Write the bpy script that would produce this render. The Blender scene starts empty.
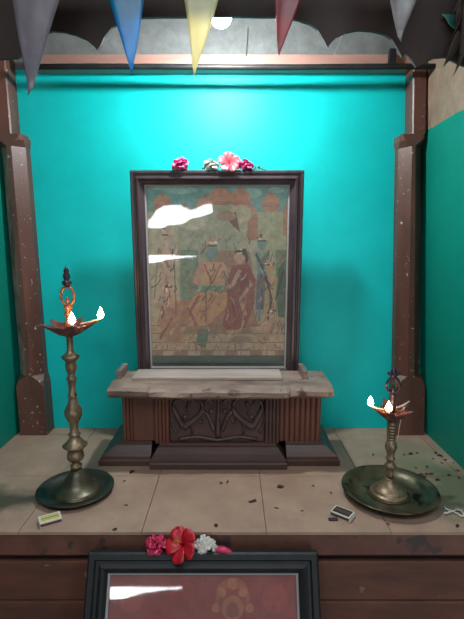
import bpy, bmesh, math, random
from mathutils import Vector, Matrix, noise
random.seed(7)
R = math.radians
COL = bpy.context.scene.collection
# ---------------------------------------------------------------- camera numbers
PITCH = R(7.9); FPX = 450.0; CAM = (0.0, -1.015, 0.69)
def ray(x, y):
    a = (x-232)/FPX; b = (309.5-y)/FPX
    return (a, math.cos(PITCH)+b*math.sin(PITCH), -math.sin(PITCH)+b*math.cos(PITCH))
def PY(x, y, Y):                       # point of the photo on the vertical plane at depth Y
    d = ray(x, y); t = (Y-CAM[1])/d[1]
    return Vector([CAM[i]+t*d[i] for i in range(3)])
def PF(x, y, z=0.0):                   # point of the photo on the horizontal plane at height z
    d = ray(x, y); t = (z-CAM[2])/d[2]
    return Vector([CAM[i]+t*d[i] for i in range(3)])

# ---------------------------------------------------------------- materials
def lin(c):
    return tuple(((v/255)/12.92 if v/255 <= .04045 else ((v/255+.055)/1.055)**2.4) for v in c) + (1.0,)
def newmat(name):
    m = bpy.data.materials.new(name); m.use_nodes = True
    nt = m.node_tree; b = nt.nodes['Principled BSDF']
    return m, nt, b
def N(nt, t, **kw):
    n = nt.nodes.new(t)
    for k, v in kw.items():
        if k in n.inputs: n.inputs[k].default_value = v
        else: setattr(n, k, v)
    return n
def ramp(nt, src, stops):
    r = nt.nodes.new('ShaderNodeValToRGB'); e = r.color_ramp.elements
    while len(e) < len(stops): e.new(.5)
    for i, (p, c) in enumerate(stops): e[i].position = p; e[i].color = c if len(c) == 4 else c+(1,)
    nt.links.new(src, r.inputs['Fac']); return r
def coords(nt, scale=(1, 1, 1), world=True):
    tc = nt.nodes.new('ShaderNodeNewGeometry' if world else 'ShaderNodeTexCoord')
    mp = nt.nodes.new('ShaderNodeMapping'); mp.inputs['Scale'].default_value = scale
    nt.links.new(tc.outputs['Position' if world else 'Object'], mp.inputs['Vector'])
    return mp.outputs['Vector']
def mixc(nt, fac, a, b):
    m = nt.nodes.new('ShaderNodeMix'); m.data_type = 'RGBA'
    if isinstance(fac, float): m.inputs[0].default_value = fac
    else: nt.links.new(fac, m.inputs[0])
    for v, i in ((a, 6), (b, 7)):
        if isinstance(v, tuple): m.inputs[i].default_value = v
        else: nt.links.new(v, m.inputs[i])
    return m.outputs[2]
def speckled(name, c1, c2, scale=8, stretch=(1, 1, 1), rough=.6, metal=0, bump=.0, spots=None, spot_scale=60, spot_lim=.68,
             world=False, spec=.5, detail=5, lo=.35, hi=.65):
    m, nt, b = newmat(name)
    v = coords(nt, stretch, world)
    n = N(nt, 'ShaderNodeTexNoise', Scale=scale, Detail=detail, Roughness=.6); nt.links.new(v, n.inputs['Vector'])
    r = ramp(nt, n.outputs['Fac'], [(lo, lin(c1)), (hi, lin(c2))])
    out = r.outputs['Color']
    if spots:
        v2 = coords(nt, (1, 1, 1), world)
        n2 = N(nt, 'ShaderNodeTexNoise', Scale=spot_scale, Detail=3, Roughness=.6); nt.links.new(v2, n2.inputs['Vector'])
        r2 = ramp(nt, n2.outputs['Fac'], [(spot_lim, (0, 0, 0)), (spot_lim+.05, (1, 1, 1))])
        out = mixc(nt, r2.outputs['Color'], out, lin(spots))
    nt.links.new(out, b.inputs['Base Color'])
    b.inputs['Roughness'].default_value = rough; b.inputs['Metallic'].default_value = metal
    b.inputs['Specular IOR Level'].default_value = spec
    if bump:
        bp = N(nt, 'ShaderNodeBump', Strength=bump, Distance=.01); nt.links.new(n.outputs['Fac'], bp.inputs['Height'])
        nt.links.new(bp.outputs['Normal'], b.inputs['Normal'])
    return m
def plain(name, c, rough=.6, metal=0, spec=.5):
    m, nt, b = newmat(name); b.inputs['Base Color'].default_value = lin(c)
    b.inputs['Roughness'].default_value = rough; b.inputs['Metallic'].default_value = metal
    b.inputs['Specular IOR Level'].default_value = spec
    return m
def emit(name, c, s):
    m, nt, b = newmat(name); nt.nodes.remove(b)
    e = N(nt, 'ShaderNodeEmission', Color=c, Strength=s)
    nt.links.new(e.outputs[0], nt.nodes['Material Output'].inputs[0]); return m
def cloth(name, c, trans=.5, c2=None):
    m, nt, b = newmat(name); nt.nodes.remove(b)
    v = coords(nt, (1, 1, .5), False)
    n = N(nt, 'ShaderNodeTexNoise', Scale=30, Detail=4); nt.links.new(v, n.inputs['Vector'])
    r = ramp(nt, n.outputs['Fac'], [(.35, lin(c)), (.7, lin(c2 or c))])
    d = nt.nodes.new('ShaderNodeBsdfDiffuse'); t = nt.nodes.new('ShaderNodeBsdfTranslucent')
    g = N(nt, 'ShaderNodeBsdfGlossy', Roughness=.35)
    x = N(nt, 'ShaderNodeMixShader', Fac=trans); y = N(nt, 'ShaderNodeMixShader', Fac=.06)
    nt.links.new(r.outputs[0], d.inputs[0]); nt.links.new(r.outputs[0], t.inputs[0])
    nt.links.new(d.outputs[0], x.inputs[1]); nt.links.new(t.outputs[0], x.inputs[2])
    nt.links.new(x.outputs[0], y.inputs[1]); nt.links.new(g.outputs[0], y.inputs[2])
    nt.links.new(y.outputs[0], nt.nodes['Material Output'].inputs[0]); return m
def glass(name, veil=.07):
    m, nt, b = newmat(name); nt.nodes.remove(b)
    f = N(nt, 'ShaderNodeFresnel', IOR=1.5); t = nt.nodes.new('ShaderNodeBsdfTransparent')
    g = N(nt, 'ShaderNodeBsdfGlossy', Roughness=.03); x = nt.nodes.new('ShaderNodeMixShader')
    nt.links.new(f.outputs[0], x.inputs[0]); nt.links.new(t.outputs[0], x.inputs[1]); nt.links.new(g.outputs[0], x.inputs[2])
    # whitish diffuse veil standing in for the reflected haze on the pane
    v = coords(nt, (1, 1, 1), False); n = N(nt, 'ShaderNodeTexNoise', Scale=9, Detail=5); nt.links.new(v, n.inputs['Vector'])
    du = N(nt, 'ShaderNodeMapRange'); du.inputs[1].default_value = .3; du.inputs[2].default_value = .75; du.inputs[3].default_value = veil*.6; du.inputs[4].default_value = veil*1.4
    nt.links.new(n.outputs['Fac'], du.inputs[0])
    d = N(nt, 'ShaderNodeBsdfDiffuse', Color=lin((208, 204, 196))); y = nt.nodes.new('ShaderNodeMixShader')
    nt.links.new(du.outputs[0], y.inputs[0]); nt.links.new(x.outputs[0], y.inputs[1]); nt.links.new(d.outputs[0], y.inputs[2])
    nt.links.new(y.outputs[0], nt.nodes['Material Output'].inputs[0]); return m
def attrmat(name, rough=.7):
    m, nt, b = newmat(name)
    a = N(nt, 'ShaderNodeAttribute', attribute_name='Col')
    v = coords(nt, (1, 1, 1), False)
    n = N(nt, 'ShaderNodeTexNoise', Scale=55, Detail=5, Roughness=.7); nt.links.new(v, n.inputs['Vector'])
    r = ramp(nt, n.outputs['Fac'], [(.3, (.95, .93, .90)), (.7, (1.6, 1.6, 1.6))])
    mm = nt.nodes.new('ShaderNodeMix'); mm.data_type = 'RGBA'; mm.blend_type = 'MULTIPLY'; mm.inputs[0].default_value = 1
    nt.links.new(a.outputs['Color'], mm.inputs[6]); nt.links.new(r.outputs[0], mm.inputs[7])
    nt.links.new(mm.outputs[2], b.inputs['Base Color']); b.inputs['Roughness'].default_value = rough
    return m

def wall_paint(name, paint, upper, line, grime):
    """turquoise distemper up to a hand painted line, bare plaster above"""
    m, nt, b = newmat(name)
    pos = nt.nodes.new('ShaderNodeNewGeometry'); s = nt.nodes.new('ShaderNodeSeparateXYZ')
    nt.links.new(pos.outputs['Position'], s.inputs[0])
    n = N(nt, 'ShaderNodeTexNoise', Scale=5, Detail=6, Roughness=.65); nt.links.new(pos.outputs['Position'], n.inputs['Vector'])
    n2 = N(nt, 'ShaderNodeTexNoise', Scale=14, Detail=6, Roughness=.7); nt.links.new(pos.outputs['Position'], n2.inputs['Vector'])
    pr = ramp(nt, n.outputs['Fac'], [(.3, lin(tuple(int(c*.93) for c in paint))), (.7, lin(paint))])
    ur = ramp(nt, n2.outputs['Fac'], [(.3, lin(tuple(int(c*.75) for c in upper))), (.7, lin(upper))])
    gr = ramp(nt, n2.outputs['Fac'], [(.66, (0, 0, 0)), (.74, (.35, .35, .35))])
    pg = mixc(nt, gr.outputs[0], pr.outputs[0], lin(grime))
    ma = N(nt, 'ShaderNodeMath', operation='MULTIPLY_ADD'); ma.inputs[1].default_value = .02; nt.links.new(n2.outputs['Fac'], ma.inputs[0]); nt.links.new(s.outputs['Z'], ma.inputs[2])
    gt = N(nt, 'ShaderNodeMath', operation='GREATER_THAN'); gt.inputs[1].default_value = line+.01; nt.links.new(ma.outputs[0], gt.inputs[0])
    c = mixc(nt, gt.outputs[0], pg, ur.outputs[0])
    nt.links.new(c, b.inputs['Base Color']); b.inputs['Roughness'].default_value = .55; b.inputs['Specular IOR Level'].default_value = .3
    bp = N(nt, 'ShaderNodeBump', Strength=.12, Distance=.01); nt.links.new(n2.outputs['Fac'], bp.inputs['Height']); nt.links.new(bp.outputs[0], b.inputs['Normal'])
    return m

def tile_mat(name):
    m, nt, b = newmat(name)
    pos = nt.nodes.new('ShaderNodeNewGeometry')
    n = N(nt, 'ShaderNodeTexNoise', Scale=7, Detail=7, Roughness=.65); nt.links.new(pos.outputs['Position'], n.inputs['Vector'])
    n2 = N(nt, 'ShaderNodeTexNoise', Scale=45, Detail=4, Roughness=.7); nt.links.new(pos.outputs['Position'], n2.inputs['Vector'])
    base = ramp(nt, n.outputs['Fac'], [(.3, lin((144, 120, 104))), (.7, lin((174, 147, 128)))])
    sp = ramp(nt, n2.outputs['Fac'], [(.64, (0, 0, 0)), (.76, (.45, .45, .45))])
    c = mixc(nt, sp.outputs[0], base.outputs[0], lin((86, 70, 58)))
    # green damp stain spreading on the right-hand tiles
    def blob(cx, cy, rad, col, c, amt):
        mp = N(nt, 'ShaderNodeMapping'); mp.inputs['Location'].default_value = (-cx/rad[0], -cy/rad[1], 0); mp.inputs['Scale'].default_value = (1/rad[0], 1/rad[1], 0)
        nt.links.new(pos.outputs['Position'], mp.inputs[0])
        ln = N(nt, 'ShaderNodeVectorMath', operation='LENGTH'); nt.links.new(mp.outputs[0], ln.inputs[0])
        ad = N(nt, 'ShaderNodeMath', operation='MULTIPLY_ADD'); ad.inputs[1].default_value = 1.6; nt.links.new(n.outputs['Fac'], ad.inputs[0]); nt.links.new(ln.outputs['Value'], ad.inputs[2])
        r = ramp(nt, ad.outputs[0], [(0.0, (amt,)*3), (.999, (amt,)*3)])
        mr = N(nt, 'ShaderNodeMapRange'); mr.inputs[1].default_value = 1.25; mr.inputs[2].default_value = 1.85; mr.inputs[3].default_value = amt; mr.inputs[4].default_value = 0
        nt.links.new(ad.outputs[0], mr.inputs[0]); nt.nodes.remove(r)
        return mixc(nt, mr.outputs[0], c, lin(col))
    c = blob(.66, .19, (.17, .20), (72, 92, 66), c, .75)
    c = blob(.60, .42, (.16, .12), (120, 128, 100), c, .55)
    c = blob(-.62, .14, (.15, .06), (70, 74, 64), c, .6)  # grey patch: the tall lamp's shadow painted into the left tiles
    nt.links.new(c, b.inputs['Base Color']); b.inputs['Roughness'].default_value = .5; b.inputs['Specular IOR Level'].default_value = .35
    return m

M = dict(
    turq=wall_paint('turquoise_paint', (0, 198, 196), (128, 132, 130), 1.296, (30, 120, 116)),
    turq_side=wall_paint('turquoise_side_shaded', (0, 132, 114), (156, 130, 110), 1.082, (20, 80, 74)),  # same turquoise, darkened for the dimmer light on the side walls
    tile=tile_mat('beige_tiles'), grout=plain('dark_grout', (70, 58, 48), .9),
    fascia=speckled('red_brown_cement', (92, 62, 52), (112, 76, 62), 9, (1, 1, 1), .5, bump=.2, spots=(66, 58, 54), spot_scale=12, spot_lim=.6, world=True),
    lower=speckled('stained_brown_plank', (84, 56, 46), (110, 70, 54), 5, (1, 1, 4), .6, bump=.2, spots=(120, 104, 92), spot_scale=26, spot_lim=.70, world=True),
    groove=plain('dark_groove', (30, 24, 24), .8),
    pillar=speckled('worn_brown_pillar_wood', (80, 50, 42), (108, 70, 60), 9, (1, 1, .25), .42, bump=.25, spots=(182, 170, 160), spot_scale=75, spot_lim=.655, world=True),
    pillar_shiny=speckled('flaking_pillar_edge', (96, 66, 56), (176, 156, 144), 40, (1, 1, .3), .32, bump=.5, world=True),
    beam=speckled('pinkish_beam_wood', (140, 106, 96), (170, 132, 118), 10, (.2, 1, 1), .45, bump=.15, world=True),
    iron=speckled('dark_iron', (28, 30, 32), (46, 46, 46), 20, rough=.5, metal=.3),
    arch=speckled('dark_carved_wood', (46, 34, 30), (62, 44, 38), 10, (1, 1, .5), .6, bump=.2, spots=(96, 98, 92), spot_scale=30, spot_lim=.72, world=True),
    ceil=speckled('dark_ceiling_board', (52, 42, 38), (72, 58, 50), 6, (1, .2, 1), .8, world=True),
    room=speckled('dusty_room_plaster', (120, 110, 98), (138, 126, 112), 4, rough=.9, world=True),
    roomfloor=speckled('red_oxide_floor', (96, 60, 50), (116, 74, 60), 4, rough=.5, world=True),
    frame=speckled('dark_plum_frame_wood', (50, 39, 43), (74, 60, 64), 14, (1, 1, .3), .36, bump=.15, spots=(150, 134, 130), spot_scale=60, spot_lim=.70),
    slip=plain('pale_frame_slip', (150, 148, 146), .5), back=plain('backing_card', (90, 70, 54), .9),
    glass=glass('picture_glass'), printm=attrmat('picture_print'),
    lowframe=speckled('blue_black_frame', (12, 18, 20), (24, 31, 32), 20, rough=.55, spots=(70, 72, 70), spot_scale=50, spot_lim=.74),
    slab=speckled('weathered_slab_wood', (102, 86, 78), (150, 130, 116), 16, (.5, 1, 1.5), .6, bump=.5, spots=(86, 62, 54), spot_scale=22, spot_lim=.62),
    board=speckled('dusty_grey_board', (150, 136, 128), (176, 164, 154), 14, (.3, 1, 1), .6, bump=.1),
    ped=speckled('dark_pedestal_wood', (64, 46, 42), (86, 62, 55), 10, (.3, 1, 1), .42, bump=.15, spots=(130, 118, 108), spot_scale=70, spot_lim=.74),
    pedred=speckled('red_brown_pilaster_wood', (88, 52, 42), (110, 68, 54), 12, (2, 1, .3), .45, bump=.2),
    carve=speckled('dark_carving_wood', (54, 42, 40), (84, 66, 62), 20, rough=.42, bump=.2),
    brass=speckled('tarnished_brass', (108, 92, 72), (158, 140, 114), 30, rough=.4, metal=.6, bump=.1, spots=(58, 50, 36), spot_scale=30, spot_lim=.62),
    brassdk=speckled('blackened_brass', (40, 40, 34), (62, 60, 50), 18, rough=.42, metal=.4, bump=.15),
    traym=speckled('dull_brass_tray', (62, 56, 42), (98, 88, 66), 14, rough=.36, metal=.5, bump=.15, spots=(40, 36, 28), spot_scale=20, spot_lim=.58),
    brassmid=speckled('dull_base_brass', (66, 64, 52), (104, 98, 80), 18, rough=.38, metal=.55, bump=.15),
    copper=speckled('coppery_brass', (150, 88, 62), (196, 124, 92), 30, rough=.4, metal=.6),
    bowl=speckled('oily_red_brown_bowl', (92, 58, 60), (140, 88, 84), 30, rough=.28, metal=.5),
    darkfin=speckled('blackened_finial', (40, 36, 52), (70, 58, 72), 30, rough=.4, metal=.5),
    oil=plain('lamp_oil', (120, 70, 30), .08), wick=plain('cotton_wick', (196, 170, 150), .9),
    flame=emit('flame', (1, .62, .30, 1), 60), flamehot=emit('flame_core', (1, .80, .55, 1), 60),
    bulb=emit('lit_bulb', (.92, .98, 1, 1), 900), plastic=plain('white_plastic', (200, 198, 190), .4), cable=plain('black_cable', (20, 20, 20), .5),
    grey=cloth('grey_flag', (122, 118, 128), .3, (150, 144, 152)), blue=cloth('blue_flag', (0, 136, 184), .55, (8, 158, 206)),
    yellow=cloth('yellow_flag', (222, 210, 160), .55, (232, 222, 182)), red=cloth('red_flag', (150, 44, 54), .45, (172, 60, 66)),
    white=cloth('pale_flag', (136, 132, 132), .35, (190, 188, 186)), teal=cloth('teal_flag', (50, 140, 128), .4, (90, 176, 164)),
    string=plain('white_string', (188, 186, 178), .9), paper=plain('white_paper', (214, 210, 198), .8),
    hib=cloth('coral_petal', (232, 92, 110), .35, (240, 130, 140)), pink=cloth('pink_petal', (232, 70, 150), .35, (244, 120, 180)),
    mag=cloth('magenta_petal', (206, 36, 84), .3, (226, 70, 120)), redp=cloth('red_petal', (196, 24, 40), .3, (220, 44, 60)),
    whitep=cloth('white_petal', (226, 224, 214), .35, (240, 240, 234)), leaf=cloth('green_leaf', (58, 96, 62), .3, (84, 122, 84)),
    dryleaf=speckled('dry_leaf', (46, 40, 34), (72, 62, 52), 20, rough=.8), yellowp=plain('stamen_yellow', (214, 170, 70), .7),
    dried=speckled('dried_petal', (42, 20, 20), (70, 32, 30), 60, rough=.7), driedred=speckled('dried_red_petal', (96, 30, 32), (122, 44, 42), 60, rough=.7),
    mb_white=plain('matchbox_card', (206, 200, 186), .8), mb_dark=plain('matchbox_dark_print', (40, 34, 40), .6),
    mb_yellow=plain('matchbox_yellow', (190, 180, 60), .6), mb_green=plain('matchbox_green', (86, 116, 60), .6), mb_red=plain('matchbox_striker', (84, 60, 56), .8),
)

# ---------------------------------------------------------------- object helpers
def link(name, bm, mats, parent=None, smooth=False, flip=True):
    if flip: bmesh.ops.recalc_face_normals(bm, faces=bm.faces)
    me = bpy.data.meshes.new(name); bm.to_mesh(me); bm.free()
    for m in (mats if isinstance(mats, (list, tuple)) else [mats]): me.materials.append(m)
    if smooth:
        for p in me.polygons: p.use_smooth = True
    o = bpy.data.objects.new(name, me); COL.objects.link(o)
    if parent: o.parent = parent
    return o
def tag(o, label=None, cat=None, group=None, kind=None):
    if label: o['label'] = label
    if cat: o['category'] = cat
    if group: o['group'] = group
    if kind: o['kind'] = kind
    return o
def thing(name, label, cat, loc=(0, 0, 0), rot=(0, 0, 0), group=None):
    o = bpy.data.objects.new(name, None); COL.objects.link(o); o.location = loc; o.rotation_euler = rot
    o.empty_display_size = .05
    return tag(o, label, cat, group)
def copy_tree(o, parent=None):
    c = o.copy(); COL.objects.link(c)
    if parent: c.parent = parent
    for ch in list(o.children): copy_tree(ch, c)
    return c
def box(bm, lo, hi, bev=0, mi=0):
    vs = [bm.verts.new((x, y, z)) for x in (lo[0], hi[0]) for y in (lo[1], hi[1]) for z in (lo[2], hi[2])]
    fs = [(0, 1, 3, 2), (4, 6, 7, 5), (0, 4, 5, 1), (2, 3, 7, 6), (0, 2, 6, 4), (1, 5, 7, 3)]
    ff = [bm.faces.new([vs[i] for i in f]) for f in fs]
    for f in ff: f.material_index = mi
    if bev:
        es = list({e for f in ff for e in f.edges})
        bmesh.ops.bevel(bm, geom=es, offset=bev, segments=2, affect='EDGES', profile=.6)
    return bm
def boxbm(lo, hi, bev=0): return box(bmesh.new(), lo, hi, bev)
def struct(name, bm, m, label=None, cat=None, smooth=False):
    o = link(name, bm, m, smooth=smooth); return tag(o, label, cat, kind='structure')
def lathe(bm, prof, seg=32, mi=0, cx=0, cy=0):
    rings = []
    for r, z in prof:
        if r < 1e-5: rings.append([bm.verts.new((cx, cy, z))])
        else: rings.append([bm.verts.new((cx+r*math.cos(2*math.pi*i/seg), cy+r*math.sin(2*math.pi*i/seg), z)) for i in range(seg)])
    for a, b in zip(rings, rings[1:]):
        for i in range(seg):
            j = (i+1) % seg
            if len(a) == 1 and len(b) == 1: continue
            if len(a) == 1: f = bm.faces.new((a[0], b[j], b[i]))
            elif len(b) == 1: f = bm.faces.new((a[i], a[j], b[0]))
            else: f = bm.faces.new((a[i], a[j], b[j], b[i]))
            f.material_index = mi
    return bm
def smoothprof(pts, k=4):
    out = []
    for i in range(len(pts)-1):
        p0 = pts[max(i-1, 0)]; p1 = pts[i]; p2 = pts[i+1]; p3 = pts[min(i+2, len(pts)-1)]
        for j in range(k):
            t = j/k
            q = [.5*((2*p1[c])+(-p0[c]+p2[c])*t+(2*p0[c]-5*p1[c]+4*p2[c]-p3[c])*t*t+(-p0[c]+3*p1[c]-3*p2[c]+p3[c])*t**3) for c in range(len(p1))]
            out.append(tuple(q))
    out.append(tuple(pts[-1])); return out
def tube(bm, pts, rad, seg=8, closed=False, mi=0, flat=1.0):
    pts = [Vector(p) for p in pts]; n = len(pts); rings = []
    up = Vector((0, 0, 1))
    for i, p in enumerate(pts):
        a = pts[(i-1) % n] if (closed or i > 0) else p
        b = pts[(i+1) % n] if (closed or i < n-1) else p
        t = (b-a).normalized()
        s = t.cross(up)
        if s.length < .15: s = t.cross(Vector((0, 1, 0)))
        s.normalize(); u = s.cross(t).normalized()
        r = rad(i/(n-1)) if callable(rad) else rad
        rings.append([bm.verts.new(p+s*(r*math.cos(2*math.pi*k/seg))*flat+u*(r*math.sin(2*math.pi*k/seg))) for k in range(seg)])
    m = n if closed else n-1
    for i in range(m):
        a, b = rings[i], rings[(i+1) % n]
        for k in range(seg):
            f = bm.faces.new((a[k], a[(k+1) % seg], b[(k+1) % seg], b[k])); f.material_index = mi
    if not closed:
        for r in (rings[0], rings[-1]):
            f = bm.faces.new(r); f.material_index = mi
    return bm
def loft(bm, rings, caps=True, mi=0):
    vr = [[bm.verts.new(p) for p in r] for r in rings]
    n = len(vr[0])
    for a, b in zip(vr, vr[1:]):
        for k in range(n):
            f = bm.faces.new((a[k], a[(k+1) % n], b[(k+1) % n], b[k])); f.material_index = mi
    if caps:
        bm.faces.new(vr[0]).material_index = mi; bm.faces.new(vr[-1]).material_index = mi
    return bm
def rect(x0, x1, y0, y1, z): return [(x0, y0, z), (x1, y0, z), (x1, y1, z), (x0, y1, z)]

# ---------------------------------------------------------------- the setting
YB = .64; XL = -.80; XR = .725; TOP = 1.62
struct('wall_back', boxbm((XL-.1, YB, -.066), (XR+.1, YB+.1, TOP)), M['turq'], 'bright turquoise painted back wall of the shrine niche', 'wall')
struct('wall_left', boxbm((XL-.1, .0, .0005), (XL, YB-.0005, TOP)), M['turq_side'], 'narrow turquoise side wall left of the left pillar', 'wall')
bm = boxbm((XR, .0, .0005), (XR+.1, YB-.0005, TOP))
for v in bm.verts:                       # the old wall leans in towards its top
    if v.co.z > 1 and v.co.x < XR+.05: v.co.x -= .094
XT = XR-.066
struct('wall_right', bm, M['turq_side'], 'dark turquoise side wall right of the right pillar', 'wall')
struct('ceiling', boxbm((XL-.1, -.0, TOP), (XR+.1, YB+.1, TOP+.04)), M['ceil'], 'dark boarded top of the shrine niche', 'ceiling')
# tiled ledge: separate slabs with grout gaps between them
bm = bmesh.new(); g = .0009
xs = [XL-.1, -.523, -.221, .084, .389, .694, XR+.1]; ys = [0, .272, .576, YB]
for i in range(len(xs)-1):
    for j in range(len(ys)-1):
        box(bm, (xs[i]+g, ys[j]+(g if j else 0), -.008), (xs[i+1]-g, ys[j+1]-g, random.uniform(-.0004, 0)))
struct('floor', bm, M['tile'], 'beige tiled ledge under the lamps and the pedestal', 'ledge')
struct('trim_1', boxbm((-2.2, 0.004, -.066), (2.2, YB, -.0082), .003), [M['fascia']], 'red brown front edge of the tiled ledge', 'ledge front')
bm = boxbm((-2.2, .028, -.088), (2.2, .2, -.066)); struct('trim_2', bm, M['groove'], 'dark groove under the ledge front', 'groove')
bm = bmesh.new()
box(bm, (-2.2, .012, -.195), (-.23, .2, -.088), .003); box(bm, (-.2285, .012, -.195), (2.2, .2, -.088), .003)
box(bm, (-2.2, .008, -.30), (2.2, .2, -.1965), .003); box(bm, (-2.2, .012, -.54), (2.2, .2, -.3015), .003)
# a pale chalky scrape on the plank right of the lower picture
q = PY(343, 603, .012)
struct('wall_front', bm, M['lower'], 'stained brown planked front below the ledge', 'wall')
bm = bmesh.new(); vs = []
for i in range(9):
    t = i/8; w = .0035*math.sin(math.pi*(.08+.84*t))+.0008
    vs.append((q.x-.047+.094*t, .0085, q.z+random.uniform(-.001, .001), w))
for a, b in zip(vs, vs[1:]):
    bm.faces.new([bm.verts.new(v) for v in ((a[0], a[1]+.003, a[2]-a[3]), (b[0], b[1]+.003, b[2]-b[3]), (b[0], b[1]+.003, b[2]+b[3]), (a[0], a[1]+.003, a[2]+a[3]))])
bmesh.ops.remove_doubles(bm, verts=bm.verts, dist=1e-6)
bmesh.ops.solidify(bm, geom=bm.faces, thickness=.0012)
struct('trim_3', bm, plain('chalky_scrape', (128, 136, 112), .9), 'pale chalky scrape right of the lower picture', 'scrape')
struct('trim_4', boxbm((-2.2, -.55, -.60), (2.2, .2, -.54), .006), M['fascia'], 'low step that carries the lower picture', 'step')
# room behind the photographer
struct('floor_room', boxbm((-2.2, -2.7, -.95), (2.2, .2, -.9)), M['roomfloor'], 'room floor', 'floor')
struct('wall_front_left', boxbm((-2.2, 0.0, .0), (XL-.1, .12, 1.9)), M['room'], 'room wall left of the niche', 'wall')
struct('wall_front_right', boxbm((XR+.1, 0.0, .0), (2.2, .12, 1.9)), M['room'], 'room wall right of the niche', 'wall')
struct('wall_front_top', boxbm((XL-.1, 0.0, TOP+.04), (XR+.1, .12, 1.9)), M['room'], 'room wall above the niche', 'wall')
struct('wall_room_left', boxbm((-2.3, -2.8, -.95), (-2.2, .2, 1.9)), M['room'], 'room side wall', 'wall')
struct('wall_room_right', boxbm((2.2, -2.8, -.95), (2.3, .2, 1.9)), M['room'], 'room side wall', 'wall')
# rear wall with gaps that let daylight through
bm = bmesh.new()
gaps = [(-.86, -.20, .56, .80), (-.90, -.37, .205, .285)]
zc = [-.9, .205, .285, .56, .80, 1.9]
for a, b in zip(zc, zc[1:]):
    gp = [q for q in gaps if abs(q[2]-a) < 1e-6]
    if a == -.9: box(bm, (-2.2, -2.72, a), (1.05, -2.66, b)); box(bm, (1.95, -2.72, a), (2.2, -2.66, b))
    elif gp: box(bm, (-2.2, -2.72, a), (gp[0][0], -2.66, b)); box(bm, (gp[0][1], -2.72, a), (2.2, -2.66, b))
    else: box(bm, (-2.2, -2.72, a), (2.2, -2.66, b))
def wedge(pts):  # added pieces that shape the slots' bright streaks mirrored in the glass
    loft(bm, [[(x, -2.66, z) for x, z in pts], [(x, -2.655, z) for x, z in pts]])
wedge([(-.87, .62), (-.82, .66), (-.76, .745), (-.68, .785), (-.52, .79), (-.42, .74), (-.36, .75), (-.28, .80), (-.28, .82), (-.87, .82)])
wedge([(-.72, .55), (-.66, .59), (-.50, .60), (-.42, .66), (-.30, .68), (-.19, .72), (-.19, .55)])
wedge([(-.88, .20), (-.80, .205), (-.66, .24), (-.50, .262), (-.36, .268), (-.36, .20)])
wedge([(-.74, .29), (-.62, .284), (-.50, .278), (-.36, .281), (-.36, .29)])
struct('wall_rear', bm, M['room'], 'room wall behind the camera with slots of daylight and an added doorway for fill light', 'wall')
bm = bmesh.new()
box(bm, (-2.2, -2.72, 1.9), (2.2, -2.0, 1.95)); box(bm, (-2.2, -1.0, 1.9), (2.2, .2, 1.95))
box(bm, (-2.2, -2.0, 1.9), (-.9, -1.0, 1.95)); box(bm, (.9, -2.0, 1.9), (2.2, -1.0, 1.95))
struct('ceiling_room', bm, M['room'], 'room ceiling with an opening added for the fill light', 'ceiling')

# beam on the back wall
t = thing('wall_beam', 'pinkish wooden beam across the top of the turquoise wall', 'beam', (0, 0, 0))
link('beam_face', boxbm((-.665, YB-.075, 1.283), (.60, YB-.0005, 1.318), .003), M['beam'], t)
link('bracket', boxbm((.512, YB-.092, 1.286), (.535, YB-.0752, 1.330), .003), M['iron'], t)
bm = bmesh.new(); tube(bm, [(-.667+.147*i, .525, 1.2635+.0012*math.sin(i*.9)) for i in range(10)], .009, 12)
link('iron_rod', bm, M['iron'], smooth=True)
tag(bpy.data.objects['iron_rod'], 'thin dark iron rod running below the wooden beam', 'rod')

# pillars
def pillar(name, s, xin, xout, label):
    """s=-1 left pillar, 1 right pillar; xin = face toward the middle, xout = face against the side wall"""
    t = thing(name, label, 'pillar', ((xin+xout)/2, .57, 0), group='niche pillars')
    W = abs(xout-xin)/2; y0 = 0; y1 = .0695; TP, UW, UO = (.97, .62, .38) if s < 0 else (.86, .44, .35)
    def oct(z, h, c, dx=0):
        a = [(-h+c, y0), (h-c, y0), (h, y0+c), (h, y1), (-h, y1), (-h, y0+c)]
        return [(x+dx, y, z) for x, y in a]
    link('pillar_base', loft(bmesh.new(), [oct(0, W, .002), oct(.185, W, .002), oct(.205, W*.95, .012), oct(.225, W*.86, .033)]), M['pillar'], t)
    # shaft with broad chamfers
    h = W*.86
    bm = bmesh.new(); loft(bm, [oct(.2255, h, .034), oct(1.03, h*TP, .034)])
    bm.faces.ensure_lookup_table(); bmesh.ops.recalc_face_normals(bm, faces=bm.faces)
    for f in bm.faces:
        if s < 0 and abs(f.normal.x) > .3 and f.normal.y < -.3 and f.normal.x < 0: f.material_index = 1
    link('shaft', bm, [M['pillar'], M['pillar_shiny']], t, flip=False)
    link('capital', loft(bmesh.new(), [oct(1.0305, h*TP, .034), oct(1.05, W*TP*.95, .014), oct(1.07, W*TP*.92, .006)]), M['pillar'], t)
    link('upper_post', loft(bmesh.new(), [oct(1.0705, W*UW, .004, s*W*UO), oct(1.6, W*UW, .004, s*W*UO)]), M['pillar'], t)
    return t
L = pillar('niche_pillar', -1, -.684, -.784, 'worn brown wooden pillar behind the tall left lamp')
Rr = pillar('niche_pillar', 1, .605, .712, 'worn brown wooden pillar behind the short right lamp')
L.rotation_euler = (0, R(-1.2), 0); Rr.rotation_euler = (0, R(-2.4), 0)

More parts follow.
